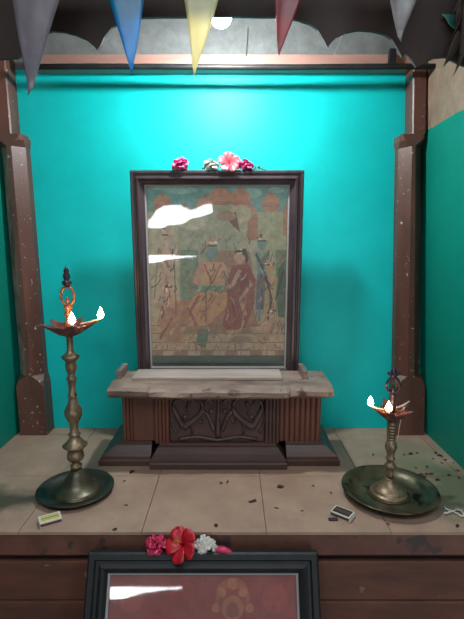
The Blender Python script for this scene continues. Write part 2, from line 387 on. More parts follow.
# cusped arch board at the front of the niche
low = [(-40, 62), (18, 58), (38, 46), (44, 34), (52, 31), (64, 32), (76, 35), (87, 40), (94, 46), (97, 50), (100, 46), (104, 37), (112, 27), (124, 21), (142, 17.5), (165, 17),
       (187, 17), (215, 16.5), (240, 16.5), (262, 17), (284, 17), (298, 20), (310, 24), (318, 30), (324, 40), (328, 48), (331, 42), (336, 37), (346, 32.5), (358, 30), (372, 31),
       (384, 34), (392, 39), (397, 47), (402, 57), (406, 52), (412, 60), (416, 67), (424, 63), (434, 58), (446, 57), (456, 62), (470, 68), (520, 70)]
bm = bmesh.new(); YA = .10; pts = []
for (x, y) in low:
    p = PY(x, y, YA); pts.append((max(XL+.0005, min(XT+.001, p.x)), p.z))
fr = []
for yy in (YA, YA+.008):
    fr.append(([bm.verts.new((x, yy, z)) for x, z in pts], [bm.verts.new((x, yy, TOP-.0005)) for x, z in pts]))
n = len(pts)
for i in range(n-1):
    for lo_, hi_ in fr: bm.faces.new((lo_[i], lo_[i+1], hi_[i+1], hi_[i]))
    bm.faces.new((fr[0][0][i], fr[0][0][i+1], fr[1][0][i+1], fr[1][0][i])); bm.faces.new((fr[0][1][i], fr[0][1][i+1], fr[1][1][i+1], fr[1][1][i]))
for i in (0, n-1): bm.faces.new((fr[0][0][i], fr[0][1][i], fr[1][1][i], fr[1][0][i]))
bmesh.ops.remove_doubles(bm, verts=bm.verts, dist=1e-5)
ar = thing('arch_board', 'dark scalloped wooden arch board hanging across the top of the niche', 'arch', (0, 0, 0))
link('scalloped_board', bm, M['arch'], ar)

# ---------------------------------------------------------------- ceiling bulb
t = thing('hanging_bulb', 'bright white bulb glowing behind the yellow flag', 'bulb', (-.03, .30, 1.312))
link('bulb', lathe(bmesh.new(), smoothprof([(0, -.03), (.018, -.026), (.028, -.01), (.029, .005), (.022, .022), (.013, .034), (.013, .04)]), 24), M['bulb'], t, True)
link('holder', lathe(bmesh.new(), [(.0285, .0075), (.0305, .0075), (.0300, .014), (.026, .034), (.019, .055), (.017, .067), (.012, .09), (.004, .094)], 20), M['plastic'], t, True)
link('cable', tube(bmesh.new(), [(0, 0, .092), (.002, 0, .15), (0, 0, TOP-1.312)], .003), M['cable'], t, True)

# ---------------------------------------------------------------- bunting
def flag(px_l, px_r, px_tip, mat, name, label, Y=-.03, seed=0, y0=0, zstr=1.30, fold=.006):
    a = PY(px_l, y0, Y); b = PY(px_r, y0, Y); tip = PY(px_tip[0], px_tip[1], Y)
    k = (zstr-tip.z)/(a.z-tip.z)                      # continue both edges up to the string
    A = tip+(a-tip)*k; B = tip+(b-tip)*k
    bm = bmesh.new(); nu, nv = 8, 14; grid = []
    for j in range(nv+1):
        v = j/nv; l = A.lerp(tip, v); r = B.lerp(tip, v); row = []
        if j == nv: row = [bm.verts.new(tip)]*(nu+1)
        else:
            for i in range(nu+1):
                u = i/nu; p = l.lerp(r, u)
                p.y += fold*math.sin(u*5.0+seed+v*2.2)*min(1, .35+1.2*v)*(1-v)+.010*math.sin(seed*1.7)*v*v
                p.x += .004*math.sin(v*6+seed)*(1-v)
                row.append(bm.verts.new(p))
        grid.append(row)
    for j in range(nv):
        for i in range(nu):
            q = [grid[j][i], grid[j][i+1], grid[j+1][i+1], grid[j+1][i]]
            q2 = []
            for x in q:
                if x not in q2: q2.append(x)
            bm.faces.new(q2)
    bmesh.ops.recalc_face_normals(bm, faces=bm.faces)
    bmesh.ops.solidify(bm, geom=bm.faces[:], thickness=.0006)
    o = link(name, bm, mat, smooth=True)
    return tag(o, label, 'flag', 'bunting flags along the top')
flag(12, 59, (28, 96), M['grey'], 'pennant_flag', 'large grey pennant flag hanging at the top left corner', seed=1.0)
flag(110, 145, (132, 76), M['blue'], 'pennant_flag', 'bright blue pennant flag hanging in front of the beam', seed=2.2)
flag(185, 219, (194, 78), M['yellow'], 'pennant_flag', 'pale yellow pennant flag hanging in front of the bulb', seed=3.1)
flag(274, 300, (279, 56), M['red'], 'pennant_flag', 'red pennant flag hanging right of the bulb', seed=4.4)
flag(390, 416, (401, 42), M['white'], 'pennant_flag', 'pale grey pennant flag hanging right of the red one', seed=5.0)
o = flag(444, 463, (454, 32), M['teal'], 'paper_scrap', 'small teal paper scrap pinned near the top right corner', Y=.09, seed=6.1, y0=18, zstr=PY(444, 14, .09).z, fold=.004)
o['category'] = 'paper scrap'; del o['group']
bm = bmesh.new(); tube(bm, [(XL-.12+.0, .0-.003, 1.315), (-.78, -.03, 1.304)]+[(-.7+.14*i, -.03, 1.301) for i in range(10)]+[(.70, -.03, 1.304), (XR+.14, -.003, 1.315)], .0014, 6)
tag(link('bunting_string', bm, M['string']), 'thin string the pennant flags hang from', 'string')
# scraps of white thread behind the arch
for (x0, y0, x1, y1, nm) in ((248, 36, 246, 56, 'thin white thread hanging above the beam near the bulb'), (345, 35, 334, 55, 'slanting white thread hanging below the right side of the arch')):
    a = PY(x0, y0-8, .125); b = PY(x1, y1, .125); m_ = a.lerp(b, .5); m_.x += .002
    bm = bmesh.new(); tube(bm, [a, m_, b], .0016, 6)
    tag(link('thread', bm, M['string']), nm, 'thread')

# dry leaf bunch at the far right
t = thing('dry_leaf_garland', 'dark bunch of dry leaves hanging at the top right edge', 'garland', tuple(PY(461, 36, .06)))
base = PY(461, 36, .06)
bm = bmesh.new(); tube(bm, [(-.0, 0, .19), (.002, 0, .05), (.004, 0, -.02)], .004, 6); link('stem', bm, M['dryleaf'], t)
def leaf_bm(L_, W_, curl=.2, nx=6, thick=.0005, wav=0.0):
    bm = bmesh.new(); rows = []
    for i in range(nx+1):
        u = i/nx; w = W_*math.sin(math.pi*min(1, .06+.94*u)**.8) if i < nx else 0
        z = -curl*L_*u*u
        rows.append([bm.verts.new((u*L_, s*w*.5, z+abs(s)*w*.18+wav*math.sin(u*9+s*2))) for s in (-1, 0, 1)])
    for a, b in zip(rows, rows[1:]):
        for k in range(2): bm.faces.new((a[k], a[k+1], b[k+1], b[k]))
    bmesh.ops.remove_doubles(bm, verts=bm.verts, dist=1e-6)
    bmesh.ops.recalc_face_normals(bm, faces=bm.faces)
    bmesh.ops.solidify(bm, geom=bm.faces[:], thickness=thick)
    return bm
l0 = link('leaf', leaf_bm(.075, .026, .15), M['dryleaf'], t, True)
k = 0
for (dx, dz, an, rz) in ((-.005, .05, 100, 20), (.0, .03, 85, -40), (.006, .06, 70, 10), (-.006, .01, 105, 60), (.008, .02, 78, 120), (.002, -.01, 92, 0), (.014, .0, 60, 30), (.0, .09, 95, 80), (.010, .09, 75, -20), (-.004, .11, 100, -10)):
    o = l0 if k == 0 else l0.copy()
    if k: COL.objects.link(o)
    o.location = (dx, 0, dz); o.rotation_euler = (R(rz), R(an), 0); k += 1

# ---------------------------------------------------------------- pedestal
ped = thing('wooden_pedestal', 'carved wooden pedestal with a weathered top under the large picture', 'pedestal', (-.04, .31, 0))
ox, oy = -.04, .31
def pb(f):            # shift world numbers to pedestal-local
    bm = f; bmesh.ops.translate(bm, verts=bm.verts, vec=(-ox, -oy, 0)); return bm
def flare(x0, x1, y0, y1, sx0, sx1, sy):
    """stepped moulding: foot block, cove, step"""
    S = [(0, 0), (0, .017), (.05, .021), (.10, .022), (.12, .030), (.42, .042), (.78, .058), (.90, .061), (.92, .069), (1, .070)]
    return [rect(x0+sx0*k, x1-sx1*k, y0+sy*k, y1, z+.0) for k, z in S]
link('plinth', pb(loft(bmesh.new(), flare(-.258, .173, .310, .60, .028, .035, .045))), M['ped'], ped)
link('plinth', pb(loft(bmesh.new(), flare(-.424, -.2585, .334, .595, .065, .0, .035))), M['ped'], ped)
link('plinth', pb(loft(bmesh.new(), flare(.1735, .343, .334, .595, .0, .055, .035))), M['ped'], ped)
link('core', pb(boxbm((-.34, .378, .0705), (.275, .59, .2285))), M['ped'], ped)
def fluted(x0, x1, y, z0, z1, n):
    bm = bmesh.new(); pts = []
    w = (x1-x0)/n
    for i in range(n):
        for k in range(5):
            a = math.pi*k/5; pts.append((x0+w*i+w*.5-w*.5*math.cos(a), y-.006*math.sin(a)))
    pts.append((x1, y)); pts += [(x1, y+.018), (x0, y+.018)]
    loft(bm, [[(a, b, z0) for a, b in pts], [(a, b, z1) for a, b in pts]])
    return pb(bm)
PZ0, PZ1 = .0705, .2285
link('pilaster', fluted(-.352, -.318, .372, PZ0, PZ1, 3), M['pedred'], ped)
link('side_panel', pb(boxbm((-.3178, .366, PZ0), (-.2452, .3775, PZ1), .002)), M['pedred'], ped)
link('pilaster', fluted(-.245, -.200, .352, PZ0, PZ1, 4), M['pedred'], ped)
link('pilaster', fluted(.105, .150, .352, PZ0, PZ1, 4), M['ped'], ped)
link('pilaster', fluted(.1505, .285, .370, PZ0, PZ1, 8), M['pedred'], ped)
pn = link('carved_panel', pb(boxbm((-.1995, .364, PZ0), (.1045, .3775, PZ1), .001)), M['ped'], ped)
# carving: two birds with scrolling tails, mirrored round a central leaf, in raised relief
bm = bmesh.new(); cxp = -.045
def sc(pts, r0, r1): tube(bm, [(cxp+x*1.06, .361, .075+(z-.09)*1.28) for x, z in smoothprof(pts, 4)], lambda t: 1.25*(r0+(r1-r0)*t), 8, flat=.8)
for s in (-1, 1):
    sc([(s*.012, .115), (s*.028, .150), (s*.045, .165), (s*.060, .150), (s*.050, .135), (s*.042, .145)], .006, .003)
    sc([(s*.058, .195), (s*.046, .182), (s*.052, .160), (s*.076, .140), (s*.104, .124)], .004, .010)
    sc([(s*.104, .124), (s*.122, .150), (s*.134, .180), (s*.118, .195), (s*.106, .182)], .009, .003)
    sc([(s*.074, .138), (s*.080, .112), (s*.076, .100)], .005, .003)
    sc([(s*.014, .185), (s*.030, .196), (s*.040, .182)], .005, .002)
    sc([(s*.125, .110), (s*.136, .128), (s*.142, .150)], .004, .002)
    sc([(s*.085, .190), (s*.094, .170), (s*.088, .155)], .005, .002)
    for (x, z) in ((.060, .196), (.100, .150), (.020, .165)):
        bmesh.ops.create_icosphere(bm, subdivisions=2, radius=.009, matrix=Matrix.Translation((cxp+s*x*1.06, .362, .075+(z-.09)*1.28)) @ Matrix.Diagonal((1, .6, 1, 1)))
sc([(0, .10), (0, .14), (.002, .175), (0, .20)], .009, .004)
sc([(-.12, .092), (-.06, .098), (0, .09), (.06, .098), (.12, .092)], .005, .005)
link('carving', pb(bm), M['carve'], pn, True).location = (0, 0, 0)
# weathered slab with worn lip
SZ0, SZ1 = .229, .27
outl = [(-.380, .320), (-.378, .305), (-.260, .303), (-.248, .294), (-.10, .290), (.05, .291), (.166, .293), (.178, .304), (.290, .302), (.310, .312)]
front = []
for a, b in zip(outl, outl[1:]):
    for i in range(6):
        tt = i/6; front.append((a[0]+(b[0]-a[0])*tt, a[1]+(b[1]-a[1])*tt))
front.append(outl[-1])
def slab_ring(z, off, wob):
    out = []
    for i, (x, y) in enumerate(front):
        w = noise.noise(Vector((x*22, z*60, 3.1)))*wob
        out.append((x*(1-off*.3), y+off+w, z+noise.noise(Vector((x*14, 7.7, z*5)))*wob*.5))
    ex0, ex1 = out[0], out[-1]
    out += [(ex1[0], .484, z), (ex0[0], .484, z)]
    return out
bm = bmesh.new()
loft(bm, [slab_ring(SZ0, .02, .0), slab_ring(SZ0+.006, .006, .006), slab_ring(SZ0+.014, -.004, .008), slab_ring(SZ0+.028, -.004, .008), slab_ring(SZ1-.006, .006, .007), slab_ring(SZ1, .022, .003)])
link('top_slab', pb(bm), M['slab'], ped)
link('raised_board', pb(boxbm((-.318, .37, .2705), (.160, .470, .280), .002)), M['board'], ped)
for x0, x1 in ((-.372, -.355), (.226, .243)):
    bm = boxbm((x0, .385, .2705), (x1, .484, .297), .003); link('side_rail', pb(bm), M['slab'], ped)

# ---------------------------------------------------------------- the large picture
FW, FH = .557, .704
def frame_mesh(w, h, prof):
    """prof: list of (inset from outer edge, y); rings swept round the rectangle with mitred corners"""
    bm = bmesh.new(); rings = []
    for ins, y in prof:
        rings.append([bm.verts.new(p) for p in ((-w/2+ins, y, ins), (w/2-ins, y, ins), (w/2-ins, y, h-ins), (-w/2+ins, y, h-ins))])
    for a, b in zip(rings, rings[1:]+rings[:1]):
        for k in range(4): bm.faces.new((a[k], a[(k+1) % 4], b[(k+1) % 4], b[k]))
    return bm
pic = thing('large_framed_picture', 'large dark framed palace picture standing on the wooden pedestal', 'picture', (-.048, .511, .2298), (math.atan2(.035, .69), 0, 0))
MW = .044
link('frame', frame_mesh(FW, FH, [(0, .010), (0, -.010), (.004, -.016), (.010, -.016), (.012, -.011), (.016, -.011), (.020, -.018), (.026, -.019), (.030, -.014), (.032, -.010), (.039, -.007), (MW, -.003), (MW, .004), (.03, .010)]), M['frame'], pic)
link('slip', frame_mesh(FW-2*MW+.006, FH-2*MW+.006, [(0, .0015), (0, -.002), (.008, .0012), (.008, .0035), (0, .0035)]), M['slip'], pic).location = (0, 0, MW-.003)
link('backing', boxbm((-FW/2+.03, .0083, .03), (FW/2-.03, .0098, FH-.03)), M['back'], pic)
link('glass', boxbm((-FW/2+MW-.002, .0022, MW-.002), (FW/2-MW+.002, .0036, FH-MW+.002)), M['glass'], pic)

# the print: flat coloured shapes of a generic palace scene, measured in the photo and carried on to the picture plane
tl = math.atan2(.035, .69); nrm = Vector((0, -math.cos(tl), -math.sin(tl))); o0 = Vector((-.048, .511, .2298))
def onpic(x, y):
    d = Vector(ray(x, y)); c = Vector(CAM); t_ = (o0-c).dot(nrm)/d.dot(nrm); q = c+d*t_-o0
    return (q.x, q.y*-math.sin(tl)*-1*0 + q.z/math.cos(tl))
pbm = bmesh.new(); pcol = pbm.loops.layers.float_color.new('Col'); LAY = [0]; HAZE_MIX = (196, 182, 162)  # haze of the glass reflections, mixed into the print colours
x0p, x1p, z0p, z1p = -FW/2+MW, FW/2-MW, MW, FH-MW
def poly(pts, c, px=True):
    LAY[0] += 1; y = .0080-LAY[0]*.000006
    q = [onpic(*p) if px else p for p in pts]
    q = [(min(x1p, max(x0p, a)), min(z1p, max(z0p, b))) for a, b in q]
    f = pbm.faces.new([pbm.verts.new((a, y, b)) for a, b in q])
    f.normal_update()
    if f.normal.y > 0: f.normal_flip()
    cc = lin(tuple(min(255, (v*.82+h*.18)*1.08) for v, h in zip(c, HAZE_MIX)))
    for l in f.loops: l[pcol] = cc
def ell(cx, cy, rx, ry, c, n=20, a0=0, rot=0):
    cr, sr = math.cos(R(rot)), math.sin(R(rot))
    poly([(cx+rx*math.cos(2*math.pi*i/n)*cr-ry*math.sin(2*math.pi*i/n)*sr, cy+rx*math.cos(2*math.pi*i/n)*sr+ry*math.sin(2*math.pi*i/n)*cr) for i in range(n)], c)
def band(pts, w, c):
    for (x0, y0), (x1, y1) in zip(pts, pts[1:]):
        dx, dy = x1-x0, y1-y0; l = math.hypot(dx, dy) or 1; nx, ny = -dy/l*w/2, dx/l*w/2
        poly([(x0+nx, y0+ny), (x1+nx, y1+ny), (x1-nx, y1-ny), (x0-nx, y0-ny)], c)
SKY = (96, 158, 152); DOME = (190, 136, 104); WALL = (172, 170, 140); STONE = (166, 146, 118); SKIN = (196, 160, 132)
poly([(x0p, z0p), (x1p, z0p), (x1p, z1p), (x0p, z1p)], WALL, px=False)
poly([(140, 180), (300, 180), (300, 222), (140, 222)], SKY)
for (x, y, rx, ry) in ((180, 190, 16, 4), (252, 193, 10, 5), (160, 187, 10, 3), (276, 190, 8, 3)): ell(x, y, rx, ry, (136, 184, 170))
for (cx, cy, r) in ((162, 204, 9), (220, 201, 13), (240, 200, 11), (205, 206, 9), (271, 203, 9), (252, 212, 5), (184, 212, 6)):     # domes with finials
    ell(cx, cy, r, r*1.05, DOME); poly([(cx-r, cy), (cx+r, cy), (cx+r*.9, cy+8), (cx-r*.9, cy+8)], (176, 120, 92))
    poly([(cx-1.5, cy-r*.9), (cx+1.5, cy-r*.9), (cx, cy-r*.9-6)], (180, 112, 84)); band([(cx-r, cy+3), (cx+r, cy+3)], 1.0, (150, 98, 78))
poly([(146, 212), (293, 212), (293, 320), (146, 320)], WALL)
poly([(152, 214), (174, 214), (174, 300), (152, 300)], (176, 174, 150)); poly([(260, 212), (284, 212), (284, 300), (260, 300)], (168, 172, 134))
poly([(283, 206), (294, 206), (294, 236), (283, 236)], (180, 128, 88)); poly([(248, 214), (258, 214), (258, 240), (248, 240)], (174, 124, 94))
poly([(178, 216), (200, 206), (232, 204), (244, 212), (246, 300), (178, 300)], (158, 164, 136))
ell(240, 214, 12, 9, (182, 178, 142)); ell(192, 220, 16, 10, (186, 184, 156))
poly([(224, 214), (236, 212), (240, 232), (233, 226)], (112, 78, 66)); ell(226, 216, 10, 5, (158, 130, 108))     # fringed parasol
poly([(180, 250), (198, 250), (198, 330), (180, 330)], (110, 136, 114)); poly([(276, 250), (290, 250), (290, 330), (276, 330)], (106, 130, 98))
poly([(144, 318), (296, 318), (298, 358), (144, 358)], (182, 160, 128))                                      # floor
for i, y in enumerate((326, 334, 343, 351)): band([(146, y), (296, y)], 1.0, (134, 112, 90))
for i in range(12): band([(150+13*i, 346), (146+13.5*i, 357)], 1.0, (134, 108, 90))
for i in range(0, 12, 2): poly([(151+12.4*i, 351), (163+12.4*i, 351), (162+12.6*i, 357), (149+12.6*i, 357)], (140, 104, 86))
poly([(140, 356), (300, 356), (300, 376), (140, 376)], (8, 48, 42))
band([(146, 363), (294, 363)], 1.2, (30, 82, 72)); band([(205, 357), (214, 372)], 2, (36, 64, 62)); band([(148, 368), (290, 368)], .8, (60, 104, 94))
# seat and steps
poly([(176, 300), (252, 300), (258, 326), (172, 326)], (166, 126, 98)); band([(172, 326), (258, 326)], 2.2, (142, 106, 82)); poly([(186, 326), (250, 326), (254, 334), (182, 334)], (152, 124, 98))
poly([(206, 262), (222, 250), (250, 252), (256, 300), (204, 300)], (158, 122, 96))
# seated man: head, crown, torso, folded robe, legs
ell(212, 252, 6, 8, (112, 146, 140)); poly([(206, 247), (218, 247), (216, 240), (212, 235), (208, 240)], (190, 164, 128)); band([(207, 246), (217, 246)], 1.6, (66, 56, 46))
poly([(202, 262), (222, 262), (226, 292), (200, 292)], (196, 158, 118)); band([(203, 264), (194, 280), (204, 288)], 5, (190, 140, 116)); band([(221, 264), (232, 278), (226, 290)], 5, (196, 156, 124))
poly([(200, 286), (226, 286), (224, 293), (199, 293)], (92, 150, 118)); poly([(198, 292), (228, 292), (226, 308), (208, 326), (188, 326), (188, 304)], (198, 150, 104))
band([(199, 296), (190, 312), (196, 326)], 3, (148, 88, 80)); band([(206, 296), (206, 326)], 2.0, (158, 106, 84)); band([(216, 296), (200, 320)], 1.6, (160, 112, 90)); band([(204, 264), (212, 284), (221, 264)], 1.6, (176, 80, 72))
# seated woman in a red brown sari
ell(240, 257, 6, 7, SKIN); poly([(234, 254), (238, 248), (246, 249), (249, 258), (246, 266), (245, 256), (238, 253)], (64, 50, 48)); poly([(235, 251), (238, 246), (243, 249)], (190, 160, 96))
poly([(232, 266), (248, 264), (256, 280), (254, 306), (246, 328), (228, 332), (222, 326), (228, 300), (226, 286)], (146, 72, 62))
poly([(236, 268), (246, 268), (250, 290), (238, 296)], (126, 60, 56)); band([(240, 270), (232, 286), (222, 290)], 4, SKIN); band([(252, 284), (240, 300), (246, 316)], 3.4, (196, 150, 118))
band([(232, 300), (236, 326)], 1.6, (104, 48, 46)); band([(246, 296), (242, 326)], 1.6, (178, 128, 86)); ell(232, 332, 6, 2, SKIN)
# attendants
def stand(cx, top, robe, sash, skin=SKIN, w=7, feet=330):
    h = feet-top
    ell(cx, top+6, 4.5, 6, skin); poly([(cx-5, top+2), (cx+5, top+2), (cx, top-5)], (192, 168, 138)); band([(cx-4.5, top+3), (cx+4.5, top+3)], 1.5, (70, 58, 48))
    poly([(cx-w, top+14), (cx+w, top+14), (cx+w*.7, top+h*.45), (cx-w*.7, top+h*.45)], skin)
    poly([(cx-w*.8, top+h*.43), (cx+w*.8, top+h*.43), (cx+w*1.1, feet-12), (cx-w*1.1, feet-12)], robe)
    band([(cx-w, top+16), (cx+w*.6, top+h*.42)], 2.4, sash); band([(cx+w, top+15), (cx+w*1.4, top+h*.3), (cx+w*.4, top+h*.4)], 3, skin)
    band([(cx-2.5, feet-12), (cx-3, feet)], 2.6, skin); band([(cx+2.5, feet-12), (cx+3.2, feet)], 2.6, skin); band([(cx, top+h*.45), (cx, feet-12)], 1.3, sash)
stand(166, 232, (176, 160, 142), (150, 110, 96), (186, 168, 150), 8, 326); stand(262, 238, (96, 104, 116), (60, 62, 76), (104, 148, 140), 6, 322); stand(270, 262, (188, 158, 104), (60, 70, 56), (188, 152, 112), 6, 328)
poly([(278, 270), (284, 262), (288, 290), (284, 318), (278, 316)], (58, 92, 66)); band([(266, 276), (272, 300), (268, 320)], 2, (48, 56, 50)); band([(284, 270), (276, 300)], 1.6, (40, 56, 46))
# kneeling attendants below
def kneel(cx, cy, robe, s=1):
    ell(cx, cy-16, 4, 5, SKIN); band([(cx-4, cy-19), (cx+4, cy-19)], 2, (88, 70, 62)); poly([(cx-5, cy-10), (cx+5, cy-10), (cx+7, cy+4), (cx-6, cy+4)], (184, 146, 124)); poly([(cx-8, cy+2), (cx+8, cy+2), (cx+10*s, cy+16), (cx-10, cy+16)], robe)
    band([(cx+5*s, cy-8), (cx+11*s, cy-4), (cx+8*s, cy-14)], 2.6, SKIN)
kneel(168, 306, (168, 124, 104)); poly([(158, 318), (178, 316), (182, 344), (164, 344)], (170, 128, 100)); band([(160, 340), (172, 318)], 1.8, (134, 92, 76)); kneel(272, 330, (176, 150, 116), -1)
poly([(198, 330), (210, 330), (206, 346), (196, 344)], (92, 118, 96)); band([(197, 345), (206, 347)], 1.2, (70, 60, 48)); ell(186, 338, 6, 4, (176, 142, 104)); ell(240, 340, 12, 4, (150, 134, 104))
band([(174, 262), (176, 320)], 1.4, (120, 110, 96)); band([(158, 250), (154, 300)], 1.2, (124, 112, 104))
rp = random.Random(5)
TONES = ((150, 112, 92), (118, 88, 76), (196, 160, 136), (108, 124, 108), (176, 128, 108), (86, 74, 68), (204, 184, 156), (140, 74, 66))
def strokes(x0, x1, y0, y1, n, lmin, lmax, wd, slant=0.3):
    for _ in range(n):
        x, y = rp.uniform(x0, x1), rp.uniform(y0, y1); l = rp.uniform(lmin, lmax); a = rp.gauss(math.pi/2, slant)
        xm, ym = x+l*.5*math.cos(a)+rp.uniform(-1, 1), y+l*.5*math.sin(a)
        band([(x, y), (xm, ym), (x+l*math.cos(a+.3), y+l*math.sin(a+.3))], rp.uniform(*wd), rp.choice(TONES))
strokes(154, 176, 246, 318, 34, 4, 14, (.6, 1.6)); strokes(186, 228, 262, 326, 40, 4, 14, (.5, 1.5), .6); strokes(226, 254, 268, 328, 22, 4, 12, (.5, 1.3), .5)
strokes(256, 288, 250, 326, 40, 4, 14, (.6, 1.7)); strokes(150, 290, 330, 350, 34, 4, 12, (.5, 1.3), 1.4); strokes(178, 250, 226, 250, 14, 6, 16, (.5, 1.2), .3)
for dx, dy in ((166, 231), (212, 245), (239, 250), (262, 236), (270, 262), (168, 288), (272, 313)):
    for k in range(4): ell(dx+rp.uniform(-5, 5), dy+rp.uniform(-3, 4), rp.uniform(.8, 1.8), rp.uniform(.8, 1.6), rp.choice(((232, 224, 206), (66, 58, 56), (206, 178, 140))), 8)
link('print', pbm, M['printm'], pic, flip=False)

# ---------------------------------------------------------------- the lower picture on the front
low_p = thing('lower_framed_picture', 'maroon picture in a black frame leaning below the ledge front', 'picture', (-.0685, -.247, -.5392), (R(-24), 0, 0))
LW, LH = .545, .553; LM = .047
link('frame', frame_mesh(LW, LH, [(0, .012), (0, -.014), (.004, -.018), (.016, -.018), (.020, -.012), (.026, -.012), (.034, -.016), (.040, -.012), (LM, -.004), (LM, .004), (.02, .012)]), M['lowframe'], low_p)
link('slip', frame_mesh(LW-2*LM+.004, LH-2*LM+.004, [(0, .0015), (0, -.003), (.007, .000), (.007, .0035), (0, .0035)]), M['slip'], low_p).location = (0, 0, LM-.002)
link('backing', boxbm((-LW/2+.02, .0088, .02), (LW/2-.02, .0125, LH-.02)), M['back'], low_p)
link('glass', boxbm((-LW/2+LM-.002, .0022, LM-.002), (LW/2-LM+.002, .0034, LH-LM+.002)), M['glass'], low_p)
pbm = bmesh.new(); pcol = pbm.loops.layers.float_color.new('Col'); LAY[0] = 0
HAZE_MIX = (124, 48, 48)  # lower print mixes towards its own maroon, without haze
x0p, x1p, z0p, z1p = -LW/2+LM, LW/2-LM, LM, LH-LM
poly([(x0p, z0p), (x1p, z0p), (x1p, z1p), (x0p, z1p)], (122, 44, 44), px=False)
for s in (-1, 1):
    for (cx, cz, r) in ((.17, .45, .03), (.12, .20, .04)):
        poly([(s*cx+r*math.cos(a*.524), cz+r*math.sin(a*.524)) for a in range(12)], (138, 54, 48), px=False)
for (cx, cz, r, c) in ((.07, .455, .040, (140, 78, 60)), (.07, .440, .034, (126, 56, 50)), (.07, .43, .026, (146, 96, 66)), (.045, .462, .010, (150, 104, 70)), (.07, .480, .012, (150, 108, 74)), (.095, .462, .010, (150, 104, 70)), (.03, .43, .010, (146, 96, 66)), (.11, .43, .010, (146, 96, 66)), (.07, .425, .016, (120, 62, 54))):
    poly([(cx+r*math.cos(a*.4488), cz+r*math.sin(a*.4488)) for a in range(14)], c, px=False)
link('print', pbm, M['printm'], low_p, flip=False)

# ---------------------------------------------------------------- brass oil lamps
def star_bowl(bm, r0, rt, h, angs, lift=.35, depth=.6, mi=0, seg=90):
    """open bowl with pointed spouts: h height of rim over bottom"""
    def rad(th, k):
        b = r0
        for a in angs:
            d = (th-R(a)+math.pi) % (2*math.pi)-math.pi
            b = max(b, r0+(rt-r0)*max(0, 1-abs(d)/R(24))**1.6*k)
        return b
    levels = [(.22, 0, 0), (.62, .25, .0), (.92, .72, .55), (1.0, 1.0, 1.0), (.94, 1.0, 1.0), (.82, .72, .6), (.5, .42, 0), (.12, .38, 0)]
    rings = []
    for sc_, zz, k in levels:
        ring = []
        for i in range(seg):
            th = 2*math.pi*i/seg; r = rad(th, k)*sc_
            ring.append(bm.verts.new((r*math.cos(th), r*math.sin(th), h*zz+(h*lift*((r-r0*sc_)/(rt-r0)) if r > r0*sc_ else 0))))
        rings.append(ring)
    for a, b in zip(rings, rings[1:]):
        for i in range(seg): bm.faces.new((a[i], a[(i+1) % seg], b[(i+1) % seg], b[i])).material_index = mi
    bm.faces.new(rings[0]).material_index = mi; bm.faces.new(rings[-1]).material_index = mi
    return bm
def flame_bm(h, w):
    w *= 1.35; h *= 1.1
    return lathe(bmesh.new(), smoothprof([(0, 0), (w*.75, h*.12), (w, h*.32), (w*.72, h*.58), (w*.3, h*.82), (0, h)], 4), 16)
def ringtube(bm, cx, cz, rx, rz, tr, n=28, gap=None, pw=1.0):
    pts = []
    for i in range(n):
        a = 2*math.pi*i/n; pts.append((cx+rx*math.copysign(abs(math.cos(a))**pw, math.cos(a)), 0, cz+rz*math.sin(a)))
    tube(bm, pts, tr, 8, closed=True)
def wick_flame(bowl, ang, rt, z, fh, fw, lit=True, dz=0):
    c, s = math.cos(R(ang)), math.sin(R(ang))
    bm = bmesh.new(); tube(bm, [(c*rt*.35, s*rt*.35, z-.006), (c*rt*.7, s*rt*.7, z-.001), (c*rt*.98, s*rt*.98, z+.006)], .0022, 8)
    w = link('wick', bm, M['wick'], bowl, True)
    if lit:
        f = link('flame', flame_bm(fh, fw), M['flame'], w, True); f.location = (c*rt*.98, s*rt*.98, z+.0065)

# tall lamp on the left
K = 1.235/450
P1 = (-.444, .182)
tall = thing('tall_oil_lamp', 'tall brass oil lamp with two flames burning, left of the pedestal', 'oil lamp', (P1[0]+.004, P1[1], .006))
zz = lambda v: v-.006
link('base', lathe(bmesh.new(), smoothprof([(0, .0), (.060, .0), (.063, .003), (.060, .008), (.052, .013), (.040, .024), (.032, .038), (.024, .052), (.0175, .060), (.015, .0645), (0, .0645)], 3), 40), M['brassmid'], tall, True)
st = [(.0105, .065), (.012, .068), (.0165, .072), (.0165, .078), (.010, .083), (.012, .088), (.020, .094), (.024, .102), (.022, .114), (.019, .120), (.021, .124), (.032, .133), (.034, .137), (.026, .143), (.019, .152), (.014, .160), (.0125, .164), (.017, .167),
      (.017, .170), (.012, .174), (.0115, .190), (.013, .203), (.019, .213), (.0235, .226), (.0235, .238), (.017, .252), (.012, .265), (.0105, .275), (.0125, .279), (.0125, .282), (.010, .286), (.0095, .305), (.011, .322), (.0135, .326), (.0135, .330), (.010, .334),
      (.010, .345), (.013, .350), (.015, .357), (.015, .370), (.013, .376), (.019, .382), (.024, .388), (.022, .393), (.015, .397), (.010, .404), (.0085, .412), (.0085, .440), (.011, .4485)]
link('stem', lathe(bmesh.new(), [(0, .065)]+st+[(0, .4485)], 32), M['brass'], tall, True)
B = link('oil_bowl', star_bowl(bmesh.new(), .048, .082, .032, (-62, 12, 84, 150, 214)), M['bowl'], tall, True); B.location = (0, 0, .4455)
link('oil', lathe(bmesh.new(), [(0, .022), (.036, .022), (.036, .021), (0, .021)], 32), M['oil'], B)
wick_flame(B, -62, .060, .036, .030, .0065)
wick_flame(B, 12, .085, .040, .030, .0065)
bm = bmesh.new(); lathe(bm, [(0, .459), (.010, .459), (.009, .475), (.012, .480), (.012, .486), (.007, .490), (.007, .500), (.0115, .504), (.0115, .510), (.007, .514), (.009, .520), (.013, .524), (.009, .530), (0, .532)], 20)
ringtube(bm, 0, .556, .0175, .024, .0035, pw=.8)
